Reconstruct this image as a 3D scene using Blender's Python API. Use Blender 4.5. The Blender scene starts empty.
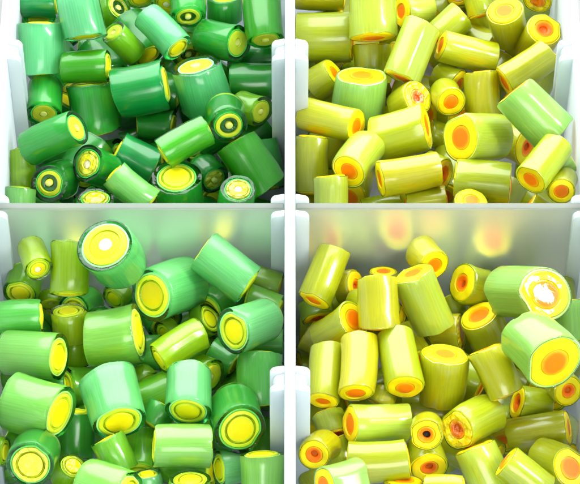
import bpy, math, random
import numpy as np
from mathutils import Matrix, Vector

# ---------------------------------------------------------------- scene basics
# one Blender unit is one centimetre
sc = bpy.context.scene
sc.unit_settings.system = 'METRIC'
sc.unit_settings.scale_length = 0.01
C = sc.collection
rnd = random.Random(11)


def link(o, parent=None):
    C.objects.link(o)
    if parent is not None:
        o.parent = parent
    return o


# ---------------------------------------------------------------- materials
def nodes(name):
    m = bpy.data.materials.new(name)
    m.use_nodes = True
    nt = m.node_tree
    b = nt.nodes['Principled BSDF']
    return m, nt, b


def add(nt, t, **kw):
    n = nt.nodes.new(t)
    for k, v in kw.items():
        setattr(n, k, v)
    return n


def shifted_coords(nt, scale):
    """object coordinates, moved by a different amount for every object"""
    tc = add(nt, 'ShaderNodeTexCoord')
    oi = add(nt, 'ShaderNodeObjectInfo')
    mul = add(nt, 'ShaderNodeMath', operation='MULTIPLY')
    mul.inputs[1].default_value = 57.0
    nt.links.new(oi.outputs['Random'], mul.inputs[0])
    mp = add(nt, 'ShaderNodeMapping')
    mp.inputs['Scale'].default_value = scale
    nt.links.new(tc.outputs['Object'], mp.inputs['Vector'])
    nt.links.new(mul.outputs[0], mp.inputs['Location'])
    return mp.outputs['Vector'], oi


def tinted(nt, fac_socket, oi, lo, hi):
    """object colour scaled between lo and hi by a texture"""
    mr = add(nt, 'ShaderNodeMapRange')
    mr.inputs['From Min'].default_value = 0.3
    mr.inputs['From Max'].default_value = 0.7
    mr.inputs['To Min'].default_value = lo
    mr.inputs['To Max'].default_value = hi
    nt.links.new(fac_socket, mr.inputs['Value'])
    vm = add(nt, 'ShaderNodeVectorMath', operation='SCALE')
    nt.links.new(oi.outputs['Color'], vm.inputs[0])
    nt.links.new(mr.outputs['Result'], vm.inputs['Scale'])
    return vm.outputs[0]


def sleeve_material():
    """milky glass drawn out into a cane: fine lines along its length"""
    m, nt, b = nodes('drawn_glass')
    vec, oi = shifted_coords(nt, (34, 34, .3))
    nz = add(nt, 'ShaderNodeTexNoise')
    nz.inputs['Scale'].default_value = 1.6
    nz.inputs['Detail'].default_value = 5
    nt.links.new(vec, nz.inputs['Vector'])
    col = tinted(nt, nz.outputs['Fac'], oi, .88, 1.08)
    # cloudy paler patches in the milk glass
    vec2, _ = shifted_coords(nt, (2.2, 2.2, 1.4))
    n2 = add(nt, 'ShaderNodeTexNoise')
    n2.inputs['Scale'].default_value = 1.0
    n2.inputs['Detail'].default_value = 3
    nt.links.new(vec2, n2.inputs['Vector'])
    mr = add(nt, 'ShaderNodeMapRange')
    mr.inputs['From Min'].default_value = .45
    mr.inputs['From Max'].default_value = .75
    mr.inputs['To Max'].default_value = .13
    nt.links.new(n2.outputs['Fac'], mr.inputs['Value'])
    mx = add(nt, 'ShaderNodeMix', data_type='RGBA')
    mx.inputs['B'].default_value = (.55, .80, .16, 1)
    nt.links.new(mr.outputs['Result'], mx.inputs['Factor'])
    nt.links.new(col, mx.inputs['A'])
    nt.links.new(mx.outputs['Result'], b.inputs['Base Color'])
    b.inputs['Roughness'].default_value = .27
    b.inputs['IOR'].default_value = 1.52
    b.inputs['Coat Weight'].default_value = 0
    b.inputs['Coat Roughness'].default_value = .05
    b.inputs['Subsurface Weight'].default_value = SSS
    b.inputs['Subsurface Radius'].default_value = (.5, 1, .3)
    b.inputs['Subsurface Scale'].default_value = .12
    bp = add(nt, 'ShaderNodeBump')
    bp.inputs['Strength'].default_value = .10
    bp.inputs['Distance'].default_value = .02
    nt.links.new(nz.outputs['Fac'], bp.inputs['Height'])
    nt.links.new(bp.outputs['Normal'], b.inputs['Normal'])
    return m


def cut_material(name, rough, lo, hi, bump, scale, coat=.5, soft=False):
    """freshly cut or snapped glass: small scallops and pits"""
    m, nt, b = nodes(name)
    vec, oi = shifted_coords(nt, (scale, scale, scale))
    nz = add(nt, 'ShaderNodeTexNoise')
    nz.inputs['Scale'].default_value = 1.0
    nz.inputs['Detail'].default_value = 4
    nz.inputs['Distortion'].default_value = .4
    nt.links.new(vec, nz.inputs['Vector'])
    col = tinted(nt, nz.outputs['Fac'], oi, lo, hi)
    if soft:
        # the two glasses run into each other at the edge of the core
        at = add(nt, 'ShaderNodeAttribute', attribute_type='OBJECT', attribute_name='core_radius')
        tc = add(nt, 'ShaderNodeTexCoord')
        fl = add(nt, 'ShaderNodeVectorMath', operation='MULTIPLY')
        fl.inputs[1].default_value = (1, 1, 0)
        ln = add(nt, 'ShaderNodeVectorMath', operation='LENGTH')
        dv = add(nt, 'ShaderNodeMath', operation='DIVIDE')
        wob = add(nt, 'ShaderNodeMath', operation='MULTIPLY_ADD')
        wob.inputs[1].default_value = .3
        ma = add(nt, 'ShaderNodeMapRange', interpolation_type='SMOOTHSTEP')
        ma.inputs['From Min'].default_value = .80
        ma.inputs['From Max'].default_value = 1.24
        mx = add(nt, 'ShaderNodeMix', data_type='RGBA')
        rim = add(nt, 'ShaderNodeAttribute', attribute_type='OBJECT', attribute_name='edge_tint')
        nt.links.new(tc.outputs['Object'], fl.inputs[0])
        nt.links.new(fl.outputs[0], ln.inputs[0])
        nt.links.new(ln.outputs['Value'], dv.inputs[0])
        nt.links.new(at.outputs['Fac'], dv.inputs[1])
        nt.links.new(nz.outputs['Fac'], wob.inputs[0])
        nt.links.new(dv.outputs[0], wob.inputs[2])
        nt.links.new(wob.outputs[0], ma.inputs['Value'])
        nt.links.new(ma.outputs['Result'], mx.inputs['Factor'])
        nt.links.new(col, mx.inputs['A'])
        nt.links.new(rim.outputs['Color'], mx.inputs['B'])
        col = mx.outputs['Result']
    nt.links.new(col, b.inputs['Base Color'])
    b.inputs['Roughness'].default_value = rough
    b.inputs['IOR'].default_value = 1.5
    b.inputs['Specular IOR Level'].default_value = .5 if coat > .3 else .25
    b.inputs['Coat Weight'].default_value = coat
    b.inputs['Coat Roughness'].default_value = .06
    bp = add(nt, 'ShaderNodeBump')
    bp.inputs['Strength'].default_value = bump
    bp.inputs['Distance'].default_value = .05
    if bump > .8:
        vo = add(nt, 'ShaderNodeTexVoronoi')
        vo.inputs['Scale'].default_value = .8
        nt.links.new(vec, vo.inputs['Vector'])
        sm = add(nt, 'ShaderNodeMath', operation='ADD')
        nt.links.new(vo.outputs['Distance'], sm.inputs[0])
        nt.links.new(nz.outputs['Fac'], sm.inputs[1])
        nt.links.new(sm.outputs[0], bp.inputs['Height'])
    else:
        nt.links.new(nz.outputs['Fac'], bp.inputs['Height'])
    nt.links.new(bp.outputs['Normal'], b.inputs['Normal'])
    nt.links.new(bp.outputs['Normal'], b.inputs['Coat Normal'])
    return m


def glass_material(name):
    """clear tinted glass of the outermost layer: smooth where it was drawn, rippled where it was snapped"""
    m, nt, b = nodes(name)
    vec, oi = shifted_coords(nt, (7, 7, 7))
    nz = add(nt, 'ShaderNodeTexNoise')
    nz.inputs['Scale'].default_value = 1.0
    nz.inputs['Detail'].default_value = 4
    nt.links.new(vec, nz.inputs['Vector'])
    tc = add(nt, 'ShaderNodeTexCoord')
    sp = add(nt, 'ShaderNodeSeparateXYZ')
    nt.links.new(tc.outputs['Normal'], sp.inputs[0])
    ab = add(nt, 'ShaderNodeMath', operation='ABSOLUTE')
    nt.links.new(sp.outputs['Z'], ab.inputs[0])
    st = add(nt, 'ShaderNodeMapRange')
    st.inputs['From Min'].default_value = .3
    st.inputs['From Max'].default_value = .8
    st.inputs['To Min'].default_value = .05
    st.inputs['To Max'].default_value = .6
    nt.links.new(ab.outputs[0], st.inputs['Value'])
    ro = add(nt, 'ShaderNodeMapRange')
    ro.inputs['From Min'].default_value = .3
    ro.inputs['From Max'].default_value = .8
    ro.inputs['To Min'].default_value = .19
    ro.inputs['To Max'].default_value = .03
    nt.links.new(ab.outputs[0], ro.inputs['Value'])
    nt.links.new(ro.outputs['Result'], b.inputs['Roughness'])
    b.inputs['Base Color'].default_value = (.97, .99, .97, 1)
    b.inputs['Transmission Weight'].default_value = 1.0
    b.inputs['IOR'].default_value = 1.5
    bp = add(nt, 'ShaderNodeBump')
    bp.inputs['Distance'].default_value = .04
    nt.links.new(st.outputs['Result'], bp.inputs['Strength'])
    nt.links.new(nz.outputs['Fac'], bp.inputs['Height'])
    nt.links.new(bp.outputs['Normal'], b.inputs['Normal'])
    # the deeper one looks into the glass, the darker its colour
    va = add(nt, 'ShaderNodeVolumeAbsorption')
    va.inputs['Density'].default_value = 6.0
    nt.links.new(oi.outputs['Color'], va.inputs['Color'])
    nt.links.new(va.outputs[0], nt.nodes['Material Output'].inputs['Volume'])
    return m


def plastic_material(name, tint, clear, through):
    m, nt, b = nodes(name)
    b.inputs['Base Color'].default_value = tint + (1,)
    b.inputs['Roughness'].default_value = .38
    b.inputs['IOR'].default_value = 1.46
    tc = add(nt, 'ShaderNodeTexCoord')
    nz = add(nt, 'ShaderNodeTexNoise')
    nz.inputs['Scale'].default_value = 1.3
    nz.inputs['Detail'].default_value = 6
    nt.links.new(tc.outputs['Object'], nz.inputs['Vector'])
    mr = add(nt, 'ShaderNodeMapRange')
    mr.inputs['To Min'].default_value = .26
    mr.inputs['To Max'].default_value = .32
    nt.links.new(nz.outputs['Fac'], mr.inputs['Value'])
    nt.links.new(mr.outputs['Result'], b.inputs['Roughness'])
    bp = add(nt, 'ShaderNodeBump')
    bp.inputs['Strength'].default_value = .05
    bp.inputs['Distance'].default_value = .05
    nt.links.new(nz.outputs['Fac'], bp.inputs['Height'])
    nt.links.new(bp.outputs['Normal'], b.inputs['Normal'])
    # part of the light goes through, scattered
    b.inputs['Transmission Weight'].default_value = clear
    tr = add(nt, 'ShaderNodeBsdfTranslucent')
    tr.inputs['Color'].default_value = (.9, .95, .93, 1)
    mx = add(nt, 'ShaderNodeMixShader')
    mx.inputs[0].default_value = through
    out = nt.nodes['Material Output']
    nt.links.new(b.outputs[0], mx.inputs[1])
    nt.links.new(tr.outputs[0], mx.inputs[2])
    nt.links.new(mx.outputs[0], out.inputs['Surface'])
    return m


SSS = .15
M_SLEEVE = sleeve_material()
M_GLASS = glass_material('drawn_clear_glass')
M_RIM = cut_material('dark_glass_band', .08, .6, 1.4, .4, 9.0, .6)
M_CUT = cut_material('cut_opaque_glass', .42, .9, 1.08, .2, 5.0, 0)
M_CORE = cut_material('cut_core_glass', .42, .96, 1.04, .12, 4.0, 0, True)
M_POLISHED = cut_material('mirror_smooth_break', .10, .95, 1.05, .22, 3.5, 1.0)
M_POLISHED_CORE = cut_material('mirror_smooth_core', .10, .95, 1.05, .22, 3.5, 1.0, True)
M_BROKEN_CORE = cut_material('chipped_core_glass', .07, .75, 1.2, 1.0, 9.0, 1.0, True)
M_BROKEN = cut_material('chipped_glass', .08, .7, 1.3, 1.0, 11.0, 1.0)
M_PLASTIC = plastic_material('milky_plastic', (.80, .87, .93), .3, .24)
M_PANEL = plastic_material('clouded_plastic', (.88, .94, .84), .96, .07)

# side colour and the colour of the clear glass edge seen on the cut end
SIDE = {
    'mint': ((.38, .95, .38), (.54, .90, .64)),
    'green': ((.10, .74, .08), (.30, .78, .38)),
    'grass': ((.17, .72, .02), (.35, .80, .32)),
    'teal': ((.02, .62, .14), (.25, .76, .42)),
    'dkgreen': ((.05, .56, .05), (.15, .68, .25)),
    'lightg': ((.52, .95, .20), (.60, .90, .56)),
    'lime': ((.42, .78, .012), (.58, .86, .35)),
    'olive': ((.38, .66, .012), (.58, .82, .30)),
    'yellowg': ((.60, .84, .008), (.75, .92, .40)),
    'yg': ((.68, .79, .006), (.87, .92, .42)),
    'yel': ((.78, .79, .004), (.90, .92, .42)),
    'ygpale': ((.74, .91, .08), (.90, .96, .60)),
    'ygmint': ((.54, .92, .18), (.62, .92, .62)),
}
RING_G = (.70, .80, .03)
CORE_G = (.95, .82, .005)
DOT_G = (.80, .82, .22)
WHITE = (.95, .92, .60)
WINDOW = (60, -16, 54)
EYE = Vector((0, -.85 - 46 * math.cos(math.radians(50)), 46 * math.sin(math.radians(50))))
RING_Y = (.95, .74, .003)
CORE_Y = (.98, .215, .0)
BROWN = (.62, .13, .002)
DARK_G = (.012, .10, .012)
DARK_Y = (.10, .085, .006)


# ---------------------------------------------------------------- bead meshes
SEG = 60


class Warp:
    """the small irregularities all parts of one bead share"""

    def __init__(self, R, L, r):
        self.R, self.L = R, L
        self.h = [(k, r.uniform(0, 6.28), r.uniform(.2, 1) * a) for k, a in ((2, .032), (3, .013), (5, .004))]
        self.flat = []
        for _ in range(r.choice((0, 0, 1, 1, 2))):
            self.flat.append((r.uniform(0, 6.28), r.uniform(.90, .97)))
        self.tilt = [(r.uniform(-.10, .10), r.uniform(-.10, .10)) for _ in (0, 1)]
        self.off = (r.uniform(-.07, .07) * R, r.uniform(-.07, .07) * R)
        self.chip = [[(r.uniform(0, 6.28), r.uniform(.10, .38), r.uniform(.02, .10) * R) for _ in range(r.choice((0, 1, 2, 3)))] for _ in (0, 1)]
        self.rip = [[(r.randint(2, 7), r.uniform(0, 6.28), r.uniform(.2, 1) * .018) for _ in range(3)] for _ in (0, 1)]
        self.bend = (r.uniform(-.035, .035), r.uniform(-.035, .035))
        self.taper = r.uniform(-.09, .09)

    def __call__(self, rad, th, z):
        f = 1 + sum(a * np.cos(k * th + p) for k, p, a in self.h)
        f = f * (1 + self.taper * z / self.L)
        x, y = rad * f * np.cos(th), rad * f * np.sin(th)
        if rad > .64 * self.R:
            for p, lim in self.flat:
                d = x * math.cos(p) + y * math.sin(p)
                over = np.maximum(0, d - (lim * self.R - (self.R - rad)))
                x, y = x - over * math.cos(p), y - over * math.sin(p)
        end = 0 if z > 0 else 1
        w = max(0.0, (abs(z) / (self.L / 2) - .55) / .45)
        zz = z + w * (self.tilt[end][0] * x + self.tilt[end][1] * y
                      + self.R * sum(a * np.cos(k * th + p) for k, p, a in self.rip[end]) * min(1, rad / self.R) ** 2)
        if rad > .8 * self.R:
            for p, wd, dp in self.chip[end]:
                d = np.angle(np.exp(1j * (th - p)))
                zz = zz - np.sign(z) * w ** 3 * dp * np.exp(-(d / wd) ** 4) * (rad / self.R - .8) / .2
        q = 1 - (2 * z / self.L) ** 2
        e = max(0.0, 1 - rad / self.R)
        return x + self.bend[0] * q + self.off[0] * e, y + self.bend[1] * q + self.off[1] * e, zz


def revolve(name, profile, warp, mats, closed=True):
    """profile: list of (radius, z, material index of the band that starts here)"""
    th = np.linspace(0, 2 * np.pi, SEG, endpoint=False)
    V, rows = [], []
    for rad, z, mi in profile:
        if rad < 1e-6:
            x, y, zz = warp(1e-5, np.array([0.]), z)
            rows.append([len(V)])
            V.append((float(x[0]), float(y[0]), float(np.ravel(zz)[0])))
        else:
            x, y, zz = warp(rad, th, z)
            zz = zz * np.ones(SEG)
            rows.append(list(range(len(V), len(V) + SEG)))
            V += list(zip(x.tolist(), y.tolist(), zz.tolist()))
    Fc, mi_ = [], []
    n = len(profile)
    for a in range(n if closed else n - 1):
        ra, rb = rows[a], rows[(a + 1) % n]
        for k in range(SEG):
            k2 = (k + 1) % SEG
            if len(ra) == 1 and len(rb) == 1:
                continue
            if len(ra) == 1:
                Fc.append((ra[0], rb[k2], rb[k]))
            elif len(rb) == 1:
                Fc.append((ra[k], ra[k2], rb[0]))
            else:
                Fc.append((ra[k], ra[k2], rb[k2], rb[k]))
            mi_.append(profile[a][2])
    me = bpy.data.meshes.new(name)
    me.from_pydata(V, [], Fc)
    for m in mats:
        me.materials.append(m)
    me.polygons.foreach_set('material_index', mi_)
    me.polygons.foreach_set('use_smooth', [True] * len(Fc))
    me.update()
    me.set_sharp_from_angle(angle=math.radians(42))
    return me


def tube_profile(ro, ri, h, bev, step=0.0):
    """a tube from the outer side round both ends; material 0 outside, 1 on the ends"""
    b = bev
    top = [(ro, h * .45, 0), (ro, h - b, 0), (ro - .3 * b, h - .3 * b, 1), (ro - b, h, 1),
           ((ro + ri) / 2, h + step * .4, 1), (ri + b * .4, h + step, 1), (ri, h + step - b * .5, 1)]
    bot = [(r, -z, m) for r, z, m in reversed(top)]
    # material belongs to the band that starts at the row
    bot = [(bot[0][0], bot[0][1], 1), (bot[1][0], bot[1][1], 1), (bot[2][0], bot[2][1], 1),
           (bot[3][0], bot[3][1], 1), (bot[4][0], bot[4][1], 1), (bot[5][0], bot[5][1], 0), (bot[6][0], bot[6][1], 0)]
    # from the lower middle up the outside, over the top, down the bore, and back
    bore = [(ri, h * .45, 1), (ri, -h * .45, 1)]
    return [(ro, -h * .45, 0)] + top + bore + bot[:-1]


def rod_profile(r, h, bev, dome):
    top = [(r, h * .6, 0), (r, h - bev, 0), (r - bev * .5, h - bev * .2, 0), (r * .75, h + dome * .4, 0), (r * .4, h + dome * .85, 0), (0, h + dome, 0)]
    bot = [(a, -z, 0) for a, z, m in reversed(top)]
    return list(reversed([(a, -z, m) for a, z, m in top]))[:] + top


def vary(c, r, amt=.12):
    v = 1 + r.uniform(-amt, amt)
    return tuple(max(0.0, min(1.0, x * v * (1 + r.uniform(-amt * .5, amt * .5)))) for x in c) + (1.0,)


def part(name, me, parent, color, radius=None, tint=None):
    o = bpy.data.objects.new(name, me)
    o.color = color
    if radius:
        o['core_radius'] = float(radius)
        o['edge_tint'] = [float(v) for v in tint]
    return link(o, parent)


CHIPPED = ('glitter', 'sparkl', 'chipped', 'cracked', 'broken', 'ragged')


def bead(comp, loc, axis, R, L, colour, core, label, fill):
    r = random.Random(label + (str(loc) if fill else ''))
    root = bpy.data.objects.new('glass_bead', None)
    root.empty_display_size = .2
    root.location = loc
    a = Vector(axis).normalized()
    q = a.to_track_quat('Z', 'Y')
    root.rotation_mode = 'QUATERNION'
    root.rotation_quaternion = q @ Matrix.Rotation(r.uniform(0, 6.28), 3, 'Z').to_quaternion()
    root['label'] = label
    root['category'] = 'bead'
    root['group'] = GROUPS[comp]
    link(root)
    w = Warp(R, L, r)
    if core == 'glare':
        # these two were snapped at an angle, so the window shows in the cut
        p = Vector(loc) + a * L / 2
        n = ((Vector(WINDOW) - p).normalized() + (EYE - p).normalized()).normalized()
        n = root.rotation_quaternion.inverted() @ n
        w.tilt[0] = (-n.x / n.z, -n.y / n.z)
        w.rip[0] = [(k, ph, am * .4) for k, ph, am in w.rip[0]]
    side, rim = SIDE[colour]
    side, rim = vary(side, r), vary(rim, r, .06)
    if comp == 'TL':
        side = (side[0] * .80, side[1] * .93, side[2] * 1.25, 1)
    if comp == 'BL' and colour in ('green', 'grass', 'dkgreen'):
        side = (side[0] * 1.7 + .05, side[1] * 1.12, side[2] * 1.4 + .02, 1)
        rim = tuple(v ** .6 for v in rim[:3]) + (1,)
    green = comp[1] == 'L'
    h = L / 2
    chipped = any(k in label for k in CHIPPED)
    cut, heart = (M_BROKEN, M_BROKEN_CORE) if chipped else (M_CUT, M_CORE)
    if core == 'glare':
        cut, heart = M_POLISHED, M_POLISHED_CORE
    dz = lambda s: r.uniform(-.5, 1) * s * (.15 if core == 'glare' else 1)
    if green:
        si = {'d': .77, 'k': .76, 'y': .80, 'w': .80}[core] + r.uniform(-.02, .02) - (.045 if comp == 'TL' else 0)
        band = {'d': None, 'k': (.46, .22), 'y': (.60, .53), 'w': None}[core]
        cr = {'d': .22, 'k': .2, 'y': .53, 'w': .55}[core]
    else:
        si = .93
        band = None
        cr = {'o': .5, 'b': .5, 'h': .55, 'glare': .5, 'w': .5}[core] * r.uniform(.9, 1.1)
    # the sleeve: outside in the side colour, cut ends in the clear glass colour
    me = revolve('sleeve', tube_profile(R, si * R, h, .05 * R + .004, -.012), w, [M_GLASS, M_GLASS])
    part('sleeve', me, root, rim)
    g = .004
    # the layers are fused: the opaque body starts just inside the clear sleeve
    ro = si * R + .025 * R
    if green:
        inner = band[0] if band else cr
        me = revolve('body', tube_profile(ro, (si - .05) * R, h - .012, .012, 0), w, [M_SLEEVE, M_SLEEVE])
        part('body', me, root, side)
        me = revolve('ring', tube_profile((si - .05) * R - g, inner * R, h + dz(.02), .02, dz(.015)), w, [cut, cut])
        part('ring', me, root, vary((.52, .60, .03) if comp == 'TL' else RING_G, r, .15))
        if band:
            me = revolve('band', tube_profile(band[0] * R - g, band[1] * R, h - .02, .01, -.008), w, [M_RIM, M_RIM])
            part('band', me, root, vary(DARK_G if core == 'k' else (.36, .52, .01), r, .3))
        cc = {'d': DOT_G, 'k': DOT_G, 'y': CORE_G, 'w': CORE_G}[core]
        if core == 'w':
            me = revolve('core', tube_profile(cr * R - g, .24 * R, h + dz(.015), .015, .01), w, [heart, heart])
            part('core', me, root, vary(cc, r, .1), cr * R, RING_G)
            me = revolve('eye', rod_profile(.24 * R - g, h + .01, .012, .012), w, [cut])
            part('eye', me, root, WHITE + (1,))
        else:
            me = revolve('core', rod_profile(cr * R - g, h + dz(.02), .015, dz(.02)), w, [heart])
            part('core', me, root, vary(cc, r, .08), cr * R, RING_G)
    else:
        lr = .885 + r.uniform(-.02, .02)
        me = revolve('body', tube_profile(ro, lr * R, h - .008, .012, 0), w, [M_SLEEVE, M_SLEEVE])
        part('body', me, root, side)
        me = revolve('ring', tube_profile(lr * R - g * 1.6, cr * R, h + dz(.02), .02, dz(.015)), w, [cut, cut])
        part('ring', me, root, vary(RING_Y, r, .1))
        cc = {'o': CORE_Y, 'glare': CORE_Y, 'b': (.90, .16, .001), 'h': CORE_Y, 'w': WHITE}[core]  # the white core is glare painted onto one bead end
        if core in 'bh':
            hole = .46 if core == 'h' else .42
            pr = cr * R * hole
            me = revolve('core', tube_profile(cr * R - g, pr, h + dz(.012), .015, -.02), w, [heart, heart])
            part('core', me, root, vary(cc, r, .1), cr * R, (.98, .48, .002))
            # a brown pit, or a near-black plug painting the shade deep in a bore
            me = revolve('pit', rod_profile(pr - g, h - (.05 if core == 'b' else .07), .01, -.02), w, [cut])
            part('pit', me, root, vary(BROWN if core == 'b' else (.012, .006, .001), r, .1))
        else:
            me = revolve('core', rod_profile(cr * R - g, h + dz(.02), .015, dz(.025)), w, [heart])
            part('core', me, root, vary(cc, r, .08), cr * R, (.98, .48, .002))
    return root


GROUPS = {'TL': 'beads in the rear green compartment', 'TR': 'beads in the rear yellow compartment',
          'BL': 'beads in the front green compartment', 'BR': 'beads in the front yellow compartment'}

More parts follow.
